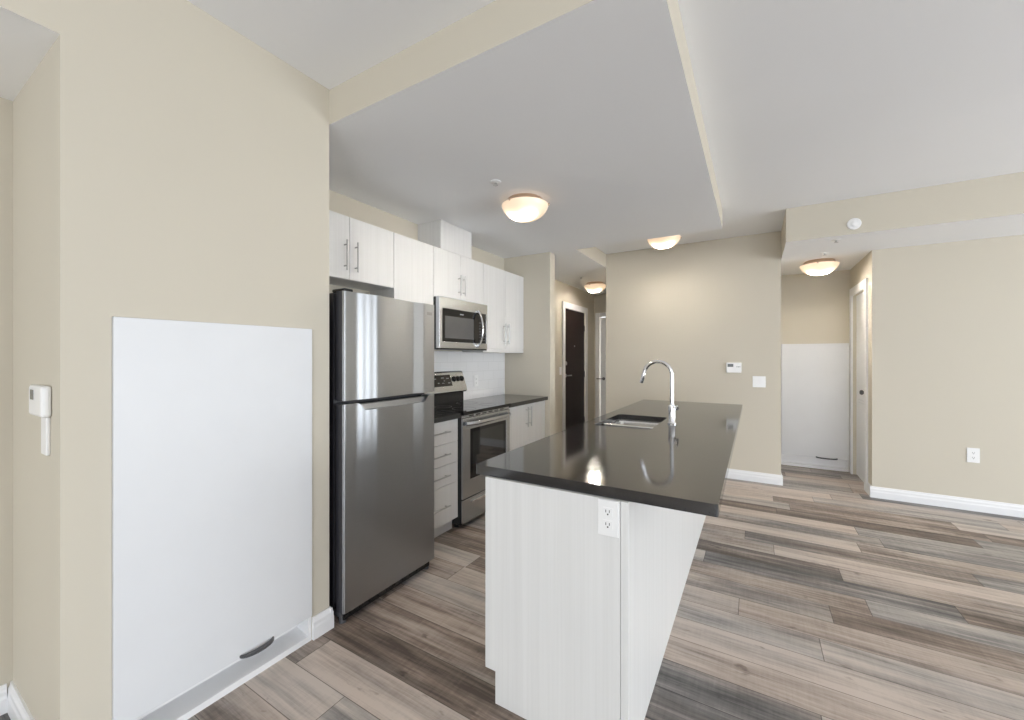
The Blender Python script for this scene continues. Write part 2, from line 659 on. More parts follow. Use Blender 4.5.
for y in (WY0, 1.55, 3.3, WY1 - 0.06):
    b.box(XR + 0.03, XR + 0.09, y, y + 0.06, WZ0 + 0.06, WZ1 - 0.06)
struct(b.build('window_1', M_TRIM), 'white framed window on the living side', 'window')
b = B()
for z0, z1 in ((WZ0, WZ0 + 0.06), (WZ1 - 0.06, WZ1)):
    b.box(VX0, VX1, YB - 0.09, YB - 0.03, z0, z1)
for x in (VX0, 1.24, 3.1, VX1 - 0.06):
    b.box(x, x + 0.06, YB - 0.09, YB - 0.03, WZ0 + 0.06, WZ1 - 0.06)
struct(b.build('window_2', M_TRIM), 'white framed window behind the viewpoint', 'window')

# baseboards: moulded profile (distance out of wall, height)
BP = [(0, 0), (0.016, 0), (0.016, 0.055), (0.013, 0.066), (0.013, 0.082), (0.008, 0.092), (0.006, 0.105), (0, 0.105)]


def baseboard(name, label, runs):
    """runs: (axis, wall coordinate, outward sign, lo, hi)"""
    b = B()
    for axis, w, sg, lo, hi in runs:
        poly = [(w + sg * p[0], p[1]) for p in BP]
        b.prism(poly, lo, hi, axis)
    struct(b.build(name, M_TRIM), label, 'baseboard')


baseboard('baseboard_middle', 'white baseboard under the thermostat wall', [('x', YM, -1, XM0, XM1 + 0.016), ('y', XM1, 1, YM, YA - 0.052)])
baseboard('baseboard_right', 'white baseboard along the right wall', [('x', YM + 0.013, -1, XA - 0.016, XR), ('y', XA, -1, YM + 0.013, DY0 - 0.0805)])
baseboard('baseboard_left', 'white baseboard at the edge of the access panel', [('y', XL, 1, PY1 + 0.004, 1.264), ('x', 1.264, 1, -1.90, XL + 0.016), ('y', XL, 1, 0.353, PY0 - 0.004)])
baseboard('baseboard_nook', 'white baseboard inside the nook', [('x', 0.353, -1, -2.45, XL + 0.016), ('y', -2.45, 1, YB, 0.337)])
baseboard('baseboard_corridor', 'white baseboard in the entry corridor', [('y', XC, 1, 4.17, EY0 - 0.09), ('y', -1.927, 1, 4.04, 4.186)])

# ------------------------------------------------------------------ doors
# entry door in the corridor (faces +x)
d1 = thing('door_1', 'dark espresso entry door with white casing', 'door', (XC, (EY0 + EY1) / 2, 0))
struct(d1)
B().box(XC - 0.06, XC - 0.018, EY0 + 0.012, EY1 - 0.012, 0.005, EZ - 0.012, 0.002).build('door_leaf', M_ENTRY, d1)
b = B()
b.box(XC - 0.001, XC + 0.018, EY0 - 0.08, EY0 + 0.012, 0, EZ + 0.08, 0.004)
b.box(XC - 0.001, XC + 0.018, EY1 - 0.012, EY1 + 0.08, 0, EZ + 0.08, 0.004)
b.box(XC - 0.001, XC + 0.018, EY0 + 0.012, EY1 - 0.012, EZ - 0.012, EZ + 0.08, 0.004)
b.build('door_casing', M_TRIM, d1)
b = B()
b.cyl((XC - 0.018, EY0 + 0.09, 1.055), (XC - 0.010, EY0 + 0.09, 1.055), 0.027)
b.cyl((XC - 0.010, EY0 + 0.09, 1.055), (XC + 0.035, EY0 + 0.09, 1.055), 0.010)
b.box(XC + 0.027, XC + 0.041, EY0 + 0.08, EY0 + 0.22, 1.046, 1.064, 0.005)
b.build('lever_handle', M_PULL, d1, True)
B().cyl((XC - 0.018, EY0 + 0.09, 1.25), (XC - 0.002, EY0 + 0.09, 1.25), 0.030).build('deadbolt', M_PULL, d1, True)
B().cyl((XC - 0.018, (EY0 + EY1) / 2, 1.53), (XC - 0.012, (EY0 + EY1) / 2, 1.53), 0.012).build('peephole', M_PULL, d1, True)
for z in (0.25, 1.05, 1.85):
    B().cyl((XC - 0.012, EY1 - 0.014, z - 0.05), (XC - 0.012, EY1 - 0.014, z + 0.05), 0.008).build('hinge', M_DARKGREY, d1, True)


def panel_leaf(x0, x1, y0, y1, z1, axis):
    """white door leaf with two sunk moulded panels on its room side"""
    b = B()
    if axis == 'y':   # leaf seen from -y
        b.box(x0, x1, y0, y1, 0.008, z1, 0.002)
        for a, c in ((0.22, 0.88), (1.02, z1 - 0.14)):
            b.box(x0 + 0.10, x1 - 0.10, y0 - 0.006, y0 + 0.002, a, c, 0.004)
            b.box(x0 + 0.13, x1 - 0.13, y0 - 0.010, y0 - 0.002, a + 0.03, c - 0.03, 0.004)
    else:             # leaf seen from -x
        b.box(x0, x1, y0, y1, 0.008, z1, 0.002)
        for a, c in ((0.22, 0.88), (1.02, z1 - 0.14)):
            b.box(x0 - 0.006, x0 + 0.002, y0 + 0.10, y1 - 0.10, a, c, 0.004)
            b.box(x0 - 0.010, x0 - 0.002, y0 + 0.13, y1 - 0.13, a + 0.03, c - 0.03, 0.004)
    return b


# white door at the end of the corridor
d2 = thing('door_2', 'white panelled door at the end of the corridor', 'door', ((CX0 + CX1) / 2, YE, 0))
struct(d2)
panel_leaf(CX0 + 0.012, CX1 - 0.012, YE + 0.02, YE + 0.06, CZ - 0.012, 'y').build('door_leaf', M_DOOR, d2)
b = B()
b.box(CX0 - 0.07, CX0 + 0.012, YE - 0.018, YE + 0.001, 0, CZ + 0.07, 0.004)
b.box(CX1 - 0.012, CX1 + 0.046, YE - 0.018, YE + 0.001, 0, CZ + 0.07, 0.004)
b.box(CX0 + 0.012, CX1 - 0.012, YE - 0.018, YE + 0.001, CZ - 0.012, CZ + 0.07, 0.004)
b.build('door_casing', M_TRIM, d2)
b = B()
b.cyl((CX0 + 0.08, YE + 0.02, 0.95), (CX0 + 0.08, YE + 0.012, 0.95), 0.027)
b.cyl((CX0 + 0.08, YE + 0.012, 0.95), (CX0 + 0.08, YE - 0.035, 0.95), 0.010)
b.box(CX0 - 0.04, CX0 + 0.09, YE - 0.042, YE - 0.028, 0.941, 0.959, 0.005)
b.build('lever_handle', M_DARKGREY, d2, True)

# white door in the alcove side wall (faces -x)
d3 = thing('door_3', 'white door with round knob in the alcove side wall', 'door', (XA, (DY0 + DY1) / 2, 0))
struct(d3)
panel_leaf(XA + 0.03, XA + 0.07, DY0 + 0.012, DY1 - 0.012, DZ - 0.012, 'x').build('door_leaf', M_DOOR, d3)
b = B()
b.box(XA - 0.018, XA + 0.001, DY0 - 0.08, DY0 + 0.012, 0, DZ + 0.08, 0.004)
b.box(XA - 0.018, XA + 0.001, DY1 - 0.012, DY1 + 0.08, 0, DZ + 0.08, 0.004)
b.box(XA - 0.018, XA + 0.001, DY0 + 0.012, DY1 - 0.012, DZ - 0.012, DZ + 0.08, 0.004)
b.build('door_casing', M_TRIM, d3)
b = B()
b.lathe([(0, 0.03), (0.028, 0.03), (0.028, 0.022), (0.011, 0.018), (0.011, -0.008), (0.022, -0.016), (0.026, -0.028), (0.018, -0.040), (0, -0.043)], (XA, DY0 + 0.065, 0.985), 24, 'x')
b.build('knob', M_DARKGREY, d3, True)

# ------------------------------------------------------------------ access panels


def access_panel_left():
    t = thing('access_panel', 'tall white access panel set low in the beige wall beside the refrigerator', 'access panel', (XL, (PY0 + PY1) / 2, 0))
    e = 0.001
    y0, y1 = PY0 + e, PY1 - e
    b = B()
    b.box(XL - 0.10, XL + 0.004, y0, y0 + 0.014, 0, 0.135)
    b.box(XL - 0.10, XL + 0.004, y1 - 0.014, y1, 0, 0.135)
    b.box(XL - 0.10, XL - 0.09, y0 + 0.014, y1 - 0.014, 0, 0.135)
    b.prism([(XL - 0.09, 0.0), (XL + 0.004, 0.0), (XL + 0.004, 0.026), (XL - 0.09, 0.040)], y0 + 0.014, y1 - 0.014, 'y')
    b.build('frame', M_TRIM, t)
    B().box(XL - 0.03, XL + 0.012, y0, y1, 0.118, PZ - e, 0.002).build('panel', M_PANEL, t)
    b = B()
    arc = [(0.917 + 0.068 * math.cos(a), XL + 0.012 + 0.036 * math.sin(a)) for a in [math.pi * i / 16 for i in range(17)]]
    inn = [(0.917 + 0.062 * math.cos(a), XL + 0.012 + 0.016 * math.sin(a)) for a in [math.pi * i / 16 for i in range(16, -1, -1)]]
    b.prism([(p[1], p[0]) for p in arc + inn], 0.120, 0.130, 'z')
    b.build('handle', M_DARKGREY, t)['label'] = 'dark crescent pull at the bottom edge'


access_panel_left()


def access_panel_alcove():
    x0, x1, z1 = XM1 + 0.05, XA - 0.022, 1.512
    t = thing('access_panel', 'white access panel on the alcove back wall below the hall light', 'access panel', ((x0 + x1) / 2, YA, 0))
    b = B()
    f = YA - 0.05
    b.box(x0, x0 + 0.014, f, YA, 0, 0.135)
    b.box(x1 - 0.014, x1, f, YA, 0, 0.135)
    b.box(x0 + 0.014, x1 - 0.014, YA - 0.006, YA, 0, 0.135)
    b.prism([(f, 0.0), (f, 0.026), (YA - 0.006, 0.036), (YA - 0.006, 0.0)], x0 + 0.014, x1 - 0.014, 'x')
    b.build('frame', M_TRIM, t)
    B().box(x0, x1, f - 0.014, YA, 0.135, z1, 0.002).build('panel', M_PANEL, t)
    cx, py = 0.745, f - 0.014
    arc = [(cx + 0.105 * math.cos(a), py - 0.055 * math.sin(a)) for a in [math.pi * i / 16 for i in range(17)]]
    inn = [(cx + 0.093 * math.cos(a), py - 0.040 * math.sin(a)) for a in [math.pi * i / 16 for i in range(16, -1, -1)]]
    B().prism(arc + inn, 0.136, 0.150, 'z').build('handle', M_DARKGREY, t)['label'] = 'dark bow pull at the bottom edge'


access_panel_alcove()

# ------------------------------------------------------------------ refrigerator
FY0, FY1, FX = 1.300, 1.972, -1.752
FW = FY1 - FY0


def smooth(a, b, x):
    t = max(0.0, min(1.0, (x - a) / (b - a)))
    return t * t * (3 - 2 * t)


def slope(y):
    # waves shaped into the skin so it mirrors the window as bright streaks
    """tilt of the waves added for the streaks (radians)"""
    a = -0.055
    w = 0.98 + 0.11 * math.cos(2 * math.pi * (y - 1.40) / 0.042)
    a += 0.190 * w * smooth(1.365, 1.385, y) * (1 - smooth(1.490, 1.515, y))
    a += 0.200 * smooth(1.775, 1.795, y) * (1 - smooth(1.855, 1.88, y))
    a -= 0.055 * smooth(1.53, 1.56, y) * (1 - smooth(1.72, 1.75, y))
    return a


def door_columns():
    NC = 96
    ys = [FY0 + FW * i / NC for i in range(NC + 1)]
    xs, acc = [], 0.0
    for i, y in enumerate(ys):
        if i:
            acc += math.tan(slope((y + ys[i - 1]) / 2)) * (y - ys[i - 1])
        xs.append(acc)
    r = 0.012
    out = []
    end = xs[-1]
    for y, x in zip(ys, xs):
        x -= end * (y - FY0) / FW
        d = min(y - FY0, FY1 - y)
        if d < r:
            x -= r - math.sqrt(max(0, r * r - (r - d) ** 2))
        out.append((y, FX + x))
    # extra columns inside the rounded edges
    return out


def fridge_door(z0, ztop, parent, name='door'):
    b = B()
    cols = door_columns()
    xb = FX - 0.058
    rows = 10
    vs = []
    for y, x in cols:
        zt = ztop(y)
        d = min(y - FY0, FY1 - y)
        flat = FX - (0.012 - math.sqrt(max(0, 0.012 ** 2 - (0.012 - d) ** 2)) if d < 0.012 else 0)
        ring = []
        for i in range(rows + 1):
            z = z0 + (zt - z0) * i / rows
            k = smooth(0.30, 0.92, z)           # the added waves and their streaks die out towards the bottom
            ring.append(b.bm.verts.new((flat + (x - flat) * k, y, z)))
        ring += [b.bm.verts.new((xb, y, zt)), b.bm.verts.new((xb, y, z0))]
        vs.append(ring)
    for p, q in zip(vs, vs[1:]):
        m = len(p)
        for k in range(m):
            b.bm.faces.new((p[k], q[k], q[(k + 1) % m], p[(k + 1) % m]))
    b.bm.faces.new(vs[0])
    b.bm.faces.new(list(reversed(vs[-1])))
    o = b.build(name, [M_STEEL, M_CASE], parent, True)
    for f in o.data.polygons:
        if abs(f.normal.y) > 0.9 or f.normal.x < -0.5:
            f.material_index = 1
    return o


def fridge():
    t = thing('refrigerator', 'stainless steel top-freezer refrigerator beside the beige wall', 'refrigerator', (-2.1, (FY0 + FY1) / 2, 0))
    B().box(-2.46, FX - 0.085, FY0 + 0.004, FY1 - 0.004, 0.035, 1.678, 0.004).build('case', M_CASE, t)
    b = B()
    b.box(FX - 0.085, FX - 0.058, FY0 + 0.012, FY1 - 0.012, 0.09, 1.105)
    b.box(FX - 0.085, FX - 0.058, FY0 + 0.012, FY1 - 0.012, 1.145, 1.670)
    b.build('gasket', M_GASKET, t)
    up = fridge_door(1.130, lambda y: 1.681, t, 'freezer_door')
    def notch(y):
        a = FY0 + 0.085
        c = FY1 - 0.055
        return 1.112 - 0.040 * smooth(a, a + 0.05, y) * (1 - smooth(c - 0.05, c, y))
    lo = fridge_door(0.066, notch, t, 'refrigerator_door')
    b = B()
    b.box(FX - 0.050, FX - 0.022, FY0 + 0.09, FY1 - 0.06, 1.060, 1.104, 0.004)
    b.build('pocket_handle', M_PULL, lo)
    # small maker plate without readable words
    B().box(FX - 0.004, FX + 0.0035, 1.875, 1.940, 1.612, 1.632, 0.001).build('badge', M_MARK, up)
    # hinge covers and kick plate
    b = B()
    b.box(FX - 0.11, FX - 0.012, FY0 + 0.012, FY0 + 0.065, 1.6805, 1.697, 0.004)
    b.build('hinge_cover', M_BLACK, t)
    b = B()
    b.box(FX - 0.075, FX - 0.03, FY0 + 0.02, FY1 - 0.02, 0.018, 0.060)
    for i in range(9):
        b.box(FX - 0.03, FX - 0.026, FY0 + 0.06 + i * 0.06, FY0 + 0.10 + i * 0.06, 0.030, 0.050)
    b.build('kick_grille', M_BLACK, t)
    for y in (FY0 + 0.03, FY1 - 0.03):
        B().cyl((FX - 0.05, y, 0.0), (FX - 0.05, y, 0.03), 0.018).build('foot', M_DARKGREY, t, True)
        B().cyl((-2.40, y, 0.0), (-2.40, y, 0.04), 0.018).build('foot', M_DARKGREY, t, True)
    b = B()
    b.box(FX - 0.09, FX - 0.03, FY0 + 0.006, FY0 + 0.05, 0.035, 0.064, 0.003)
    b.build('hinge_bracket', M_DARKGREY, t)


fridge()

# ------------------------------------------------------------------ cabinets
HR = 0.0055


def pull_v(x, y, z0, z1, parent):
    """vertical bar pull standing off a face at x"""
    b = B()
    b.cyl((x + 0.030, y, z0), (x + 0.030, y, z1), HR, n=16)
    for z in (z0 + 0.03, z1 - 0.03):
        b.cyl((x - 0.001, y, z), (x + 0.030, y, z), 0.0045, n=12)
    return b.build('handle', M_PULL, parent, True)


def pull_h(x, y0, y1, z, parent):
    b = B()
    b.cyl((x + 0.030, y0, z), (x + 0.030, y1, z), HR, n=16)
    for y in (y0 + 0.03, y1 - 0.03):
        b.cyl((x - 0.001, y, z), (x + 0.030, y, z), 0.0045, n=12)
    return b.build('handle', M_PULL, parent, True)


XU = -2.258       # face of the upper cabinets
UT = 2.262
G = 0.0015


def upper(label, y0, y1, z0, z1, doors, hz, rail=False):
    t = thing('upper_cabinet', label, 'cabinet', ((XK + XU) / 2, (y0 + y1) / 2, z0), 'white upper cabinets')
    B().box(XK, XU - 0.019, y0, y1, z0, z1, 0.0008).build('carcass', M_CAB, t)
    zb = z0 + 0.036 if rail else z0
    if rail:
        B().box(XU - 0.018, XU - 0.002, y0, y1, z0, z0 + 0.033, 0.001).build('light_rail', M_CAB, t)
    for a, c, hy in doors:
        dr = B().box(XU - 0.018, XU, a + G, c - G, zb + 0.001, z1 - 0.001, 0.0012).build('door', M_CAB, t)
        if hy is not None:
            pull_v(XU, hy, hz[0], hz[1], dr)
    return t


upper('white two-door upper cabinet above the refrigerator', 1.345, 2.096, 1.852, UT,
      [(1.345, 1.720, 1.680), (1.720, 2.096, 1.762)], (1.905, 2.100))
upper('plain white handleless upper cabinet between refrigerator and microwave cabinets', 2.0975, 2.524, 1.407, UT,
      [(2.0975, 2.524, None)], None)
upper('white two-door upper cabinet directly above the microwave', 2.5255, 3.234, 1.849, UT,
      [(2.5255, 2.880, 2.848), (2.880, 3.234, 2.912)], (1.895, 2.075))
upper('white two-door upper cabinet hanging over the end of the counter', 3.2355, 4.039, 1.396, UT,
      [(3.2355, 3.638, 3.603), (3.638, 4.039, 3.673)], (1.485, 1.700), True)
t = thing('duct_cover', 'white boxed duct cover standing on the microwave cabinet up to the ceiling', 'duct cover', (-2.39, 2.83, UT))
b = B()
b.box(XK, XU - 0.0005, 2.612, 3.046, UT + 0.0005, HD - 0.001, 0.001)
b.build('box', M_CAB, t)
B().box(-2.40, XU + 0.0008, 2.614, 3.044, HD - 0.012, HD - 0.0012).build('top_scribe', M_CAB, t)

XB = -1.985       # face of base cabinets
CT0, CT1 = 0.877, 0.915
RY0, RY1 = 2.503, 3.220
t = thing('drawer_cabinet', 'white four-drawer base cabinet between refrigerator and range', 'cabinet', (-2.25, 2.23, 0))
dy0, dy1 = FY1 + 0.012, RY0 - 0.004
B().box(XK, XB - 0.019, dy0, dy1, 0.10, CT0 - 0.001).build('carcass', M_CAB, t)
B().box(XK, XB - 0.06, dy0, dy1, 0, 0.0995).build('toe_kick', M_CAB, t)
for z0, z1, hz in ((0.700, 0.875, 0.790), (0.540, 0.697, 0.622), (0.387, 0.537, 0.462), (0.102, 0.384, 0.235)):
    dr = B().box(XB - 0.018, XB, dy0 + G, dy1 - G, z0, z1, 0.0012).build('drawer', M_CAB, t)
    pull_h(XB, 2.07, 2.375, hz, dr)
t = thing('base_cabinet', 'white two-door base cabinet under the counter end past the range', 'cabinet', (-2.25, 3.63, 0))
by0, by1 = RY1 + 0.004, 4.039
B().box(XK, XB - 0.019, by0, by1, 0.10, CT0 - 0.001).build('carcass', M_CAB, t)
B().box(XK, XB - 0.06, by0, by1, 0, 0.0995).build('toe_kick', M_CAB, t)
bm_ = 3.628
for a, c, hy in ((by0, bm_, bm_ - 0.035), (bm_, by1 - 0.03, bm_ + 0.035)):
    dr = B().box(XB - 0.018, XB, a + G, c - G, 0.102, 0.875, 0.0012).build('door', M_CAB, t)
    pull_v(XB, hy, 0.645, 0.845, dr)
B().box(XB - 0.018, XB - 0.002, by1 - 0.029, by1, 0.102, 0.875).build('filler', M_CAB, t)

XCT = -1.950
b = B().box(XK + 0.0005, XCT, FY1 + 0.008, RY0 - 0.002, CT0, CT1, 0.003)
o = b.build('countertop', M_QUARTZ)
o['label'] = 'short black quartz counter piece between refrigerator and range'
o['category'] = 'countertop'
b = B().box(XK + 0.0005, XCT, RY1 + 0.002, 4.0395, CT0, CT1, 0.003)
o = b.build('countertop', M_QUARTZ)
o['label'] = 'black quartz counter on the white base cabinet at the short end wall'
o['category'] = 'countertop'
o = B().box(XK + 0.0005, XK + 0.008, FY1 + 0.01, 4.0395, CT1 + 0.0005, 1.4065).build('backsplash', M_TILE)
o['label'] = 'white subway tile backsplash between counter and upper cabinets'
o['category'] = 'backsplash'

# ------------------------------------------------------------------ microwave
MX, MY0, MY1, MZ0, MZ1 = -2.200, 2.5265, 3.222, 1.412, 1.8485
t = thing('microwave', 'stainless over-the-range microwave with bowed handle below the white cabinet', 'microwave', (-2.35, (MY0 + MY1) / 2, MZ0))
B().box(XK + 0.009, MX - 0.042, MY0, MY1, MZ0 + 0.004, MZ1, 0.003).build('body', M_BLACK, t)
# face: stainless frame with a black glass field
g0, g1, gz0, gz1 = MY0 + 0.040, MY1 - 0.022, MZ0 + 0.066, MZ1 - 0.092
b = B()
b.box(MX - 0.040, MX, MY0 + 0.002, MY1, gz1, MZ1, 0.003)
b.box(MX - 0.040, MX, MY0 + 0.002, MY1, MZ0 + 0.012, gz0, 0.003)
b.box(MX - 0.040, MX, MY0 + 0.002, g0, gz0 - 0.004, gz1 + 0.004, 0.003)
b.box(MX - 0.040, MX, g1, MY1, gz0 - 0.004, gz1 + 0.004, 0.003)
b.build('face_frame', M_STEEL2, t)
gs = g0 + (g1 - g0) * 0.80
dr = B().box(MX - 0.036, MX - 0.003, g0, gs - 0.001, gz0, gz1).build('door', M_GLASSBLK, t)
B().box(MX - 0.006, MX - 0.0018, g0 + 0.035, gs - 0.07, gz0 + 0.030, gz1 - 0.062, 0.0008).build('window', M_MWGLASS, dr)
B().box(MX - 0.0034, MX - 0.0022, g0 + 0.235, g0 + 0.285, gz1 - 0.040, gz1 - 0.030).build('badge', M_MARK, dr)
b = B()
hy = gs - 0.012
pts = []
for i in range(25):
    u = i / 24
    z = MZ0 + 0.030 + (gz1 + 0.018 - MZ0 - 0.030) * u
    pts.append((MX + 0.006 + 0.052 * math.sin(math.pi * u) ** 0.75, hy, z))
b.tube(pts, 0.011, 14)
for z in (pts[1][2], pts[-2][2]):
    b.cyl((MX - 0.004, hy, z), (MX + 0.014, hy, z), 0.012, n=16)
b.build('handle', M_CHROME, dr, True)
cp = B().box(MX - 0.036, MX - 0.003, gs + 0.001, g1, gz0, gz1).build('control_panel', M_GLASSBLK, t)
b = B()
for r in range(7):
    for c in range(3):
        y = gs + 0.020 + c * 0.032
        z = gz0 + 0.022 + r * 0.027
        b.box(MX - 0.0032, MX - 0.0022, y, y + 0.020, z, z + 0.012)
b.build('keypad', M_DARKGREY, cp)
B().box(MX - 0.035, MX - 0.006, MY0 + 0.004, MY1 - 0.004, MZ0, MZ0 + 0.0115).build('vent_grille', M_BLACK, t)

# ------------------------------------------------------------------ range
RX = -1.945
t = thing('range', 'stainless electric range with black glass cooktop between the base cabinets', 'range', (-2.22, (RY0 + RY1) / 2, 0))
B().box(-2.50, RX - 0.015, RY0, RY1, 0.035, 0.893).build('body', M_BLACK, t)
ck = B().box(-2.50, RX + 0.010, RY0 - 0.001, RY1 + 0.001, 0.8935, 0.921, 0.004).build('cooktop', M_GLASSBLK, t)
for cx, cy, r in ((-2.07, 2.69, 0.100), (-2.07, 3.03, 0.075), (-2.30, 2.69, 0.075), (-2.30, 3.03, 0.100)):
    B().lathe([(r, 0), (r, 0.0004), (r - 0.003, 0.0004), (r - 0.003, 0)], (cx, cy, 0.9211), 48).build('burner_ring', M_CASE, ck)
# backguard: black riser below a tilted stainless control panel
b = B()
b.prism([(-2.508, 0.9215), (-2.440, 0.9215), (-2.440, 1.045), (-2.508, 1.045)], RY0 + 0.012, RY1 - 0.062, 'y')
b.build('riser', M_BLACK, t)
bg = B().prism([(-2.508, 1.030), (-2.418, 1.016), (-2.405, 1.028), (-2.408, 1.055), (-2.462, 1.205), (-2.472, 1.214), (-2.508, 1.214)], RY0 + 0.002, RY1 - 0.052, 'y').build('control_panel', M_STEEL2, t)
nrm = Vector((0.150, 0, 0.054)).normalized()


def on_face(u):
    """point on the tilted face, u from bottom (0) to top (1)"""
    return Vector((-2.408 + (-2.462 + 2.408) * u, 0, 1.055 + 0.150 * u))


p0, p1 = on_face(0.18) + nrm * 0.0012, on_face(0.86) + nrm * 0.0012
b = B()
q0, q1 = p0 - nrm * 0.004, p1 - nrm * 0.004
b.prism([(q0.x, q0.z), (p0.x, p0.z), (p1.x, p1.z), (q1.x, q1.z)], 2.70, 2.965, 'y')
disp = b.build('display', M_GLASSBLK, t)
for y, u, w in ((2.76, 0.62, 0.03), (2.80, 0.36, 0.02), (2.86, 0.66, 0.04), (2.93, 0.62, 0.035), (2.86, 0.34, 0.025), (2.94, 0.34, 0.03), (2.89, 0.48, 0.012)):
    a, c = on_face(u) + nrm * 0.0014, on_face(u + 0.045) + nrm * 0.0014
    a2, c2 = a + nrm * 0.0008, c + nrm * 0.0008
    B().prism([(a.x, a.z), (a2.x, a2.z), (c2.x, c2.z), (c.x, c.z)], y - 0.03, y - 0.03 + w, 'y').build('display_mark', M_MARK, disp)
for y in (3.010, 3.068, 3.125):
    c = on_face(0.58)
    b = B()
    p = Vector((c.x, y, c.z))
    b.cyl(p, p + nrm * 0.004, 0.027, 0.027, 28)
    b.cyl(p + nrm * 0.004, p + nrm * 0.016, 0.023, 0.020, 28)
    tz = Vector((-nrm.z, 0, nrm.x))
    b.tube([p + nrm * 0.016 - tz * 0.018, p + nrm * 0.019, p + nrm * 0.016 + tz * 0.018], 0.005, 8)
    b.build('knob', M_BLACK, bg, True)
# oven door
od0, od1 = 0.235, 0.868
w0, w1, wz0, wz1 = RY0 + 0.105, RY1 - 0.070, 0.375, 0.775
b = B()
x0 = RX - 0.014
b.box(x0, RX, RY0 + 0.004, RY1 - 0.004, wz1, od1, 0.003)
b.box(x0, RX, RY0 + 0.004, RY1 - 0.004, od0, wz0, 0.003)
b.box(x0, RX, RY0 + 0.004, w0, wz0 - 0.004, wz1 + 0.004, 0.003)
b.box(x0, RX, w1, RY1 - 0.004, wz0 - 0.004, wz1 + 0.004, 0.003)
od = b.build('oven_door', M_STEEL2, t)
b = B()
for a, c, e, f in ((w0, w1, wz1 - 0.028, wz1), (w0, w1, wz0, wz0 + 0.028), (w0, w0 + 0.035, wz0 + 0.028, wz1 - 0.028), (w1 - 0.035, w1, wz0 + 0.028, wz1 - 0.028)):
    b.box(x0 + 0.003, RX - 0.0015, a, c, e, f)
b.build('window_border', M_GLASSBLK, od)
B().box(x0 + 0.003, RX - 0.0025, w0 + 0.035, w1 - 0.035, wz0 + 0.028, wz1 - 0.028).build('window', M_OVENGLASS, od)
b = B()
pts = []
for i in range(21):
    u = i / 20
    pts.append((RX + 0.012 + 0.036 * min(1, math.sin(math.pi * u) * 2.2), RY0 + 0.035 + (RY1 - RY0 - 0.07) * u, 0.825))
b.tube(pts, 0.0165, 14)
b.build('handle', M_STEEL2, od, True)
b = B()
b.box(x0, RX - 0.010, RY0 + 0.004, RY1 - 0.004, od1 + 0.002, 0.8925)
tr = b.build('vent_trim', M_STEEL2, t)
b = B()
for i in range(6):
    y = RY0 + 0.10 + i * 0.092
    b.box(RX - 0.0105, RX - 0.0092, y, y + 0.062, od1 + 0.007, od1 + 0.017)
b.build('vent_slots', M_SLOT, tr)
dw = B().box(x0, RX - 0.002, RY0 + 0.004, RY1 - 0.004, 0.045, od0 - 0.008, 0.003).build('storage_drawer', M_STEEL2, t)
B().box(RX - 0.004, RX + 0.012, RY0 + 0.12, RY1 - 0.12, 0.180, 0.202, 0.004).build('drawer_grip', M_CHROME, dw)
for y in (RY0 + 0.04, RY1 - 0.04):
    for x in (RX - 0.09, -2.44):
        B().cyl((x, y, 0), (x, y, 0.036), 0.018).build('foot', M_BLACK, t, True)

# ------------------------------------------------------------------ island
IX0, IX1, IXB = -0.9124, -0.3757, -0.350
IY0, IY1 = 1.322, 4.20
t = thing('kitchen_island', 'white grained kitchen island with black counter on top', 'kitchen island', ((IX0 + IX1) / 2, 2.76, 0))
b = B()
b.prism([(IX0, 0.125), (IX0 + 0.047, 0.125), (IX0 + 0.047, 0.0), (IX1 - 0.0012, 0.0), (IX1 - 0.0012, CT0 - 0.001), (IX0, CT0 - 0.001)], IY0, IY0 + 0.019, 'y')
b.build('end_panel', M_CAB, t)
b = B()
b.prism([(IX0, 0.125), (IX0 + 0.047, 0.125), (IX0 + 0.047, 0.0), (IX1 - 0.0012, 0.0), (IX1 - 0.0012, CT0 - 0.001), (IX0, CT0 - 0.001)], IY1 - 0.019, IY1, 'y')
b.build('end_panel', M_CAB, t)
B().box(IX1, IXB, IY0 + 0.001, IY1, 0, CT0 - 0.001, 0.0015).build('back_panel', M_CAB, t)
# carcass leaves the bay for the sink open at the top
b = B()
b.box(IX0 + 0.02, IX1 - 0.002, IY0 + 0.0195, 2.40, 0.12, CT0 - 0.0015)
b.box(IX0 + 0.02, IX1 - 0.002, 2.40, 3.16, 0.12, 0.60)
b.box(IX0 + 0.02, IX1 - 0.002, 3.16, IY1 - 0.0195, 0.12, CT0 - 0.0015)
b.build('carcass', M_CAB, t)
B().box(IX0 + 0.06, IX1 - 0.002, IY0 + 0.0195, IY1 - 0.0195, 0, 0.1195).build('toe_kick', M_CAB, t)
for y0, y1 in ((IY0 + 0.022, 1.90), (1.90, 2.42), (2.42, 2.79), (2.79, 3.16), (3.16, 3.66), (3.66, IY1 - 0.022)):
    B().box(IX0 + 0.001, IX0 + 0.0195, y0 + G, y1 - G, 0.127, 0.872).build('door', M_CAB, t)

KX0, KX1, KY0, KY1 = -0.885, -0.532, 2.490, 3.075
b = B()
b.holed(rrect(-0.970, -0.090, 1.335, 4.255, 0.008, 3), [rrect(KX0, KX1, KY0, KY1, 0.035, 6)], CT0, CT1)
es = [e for e in b.bm.edges if all(abs(v.co.z - CT1) < 1e-5 for v in e.verts) and len(e.link_faces) == 2 and abs(e.link_faces[0].normal.dot(e.link_faces[1].normal)) < 0.5]
bmesh.ops.recalc_face_normals(b.bm, faces=b.bm.faces)
o = b.build('countertop', M_QUARTZ)
o['label'] = 'long black quartz counter on the white island with the sink cut in'
o['category'] = 'countertop'

# sink: two stainless bowls hung under the cut-out
t = thing('sink', 'stainless double-bowl sink set into the black island counter', 'sink', ((KX0 + KX1) / 2, (KY0 + KY1) / 2, CT0))
ymid = 2.700


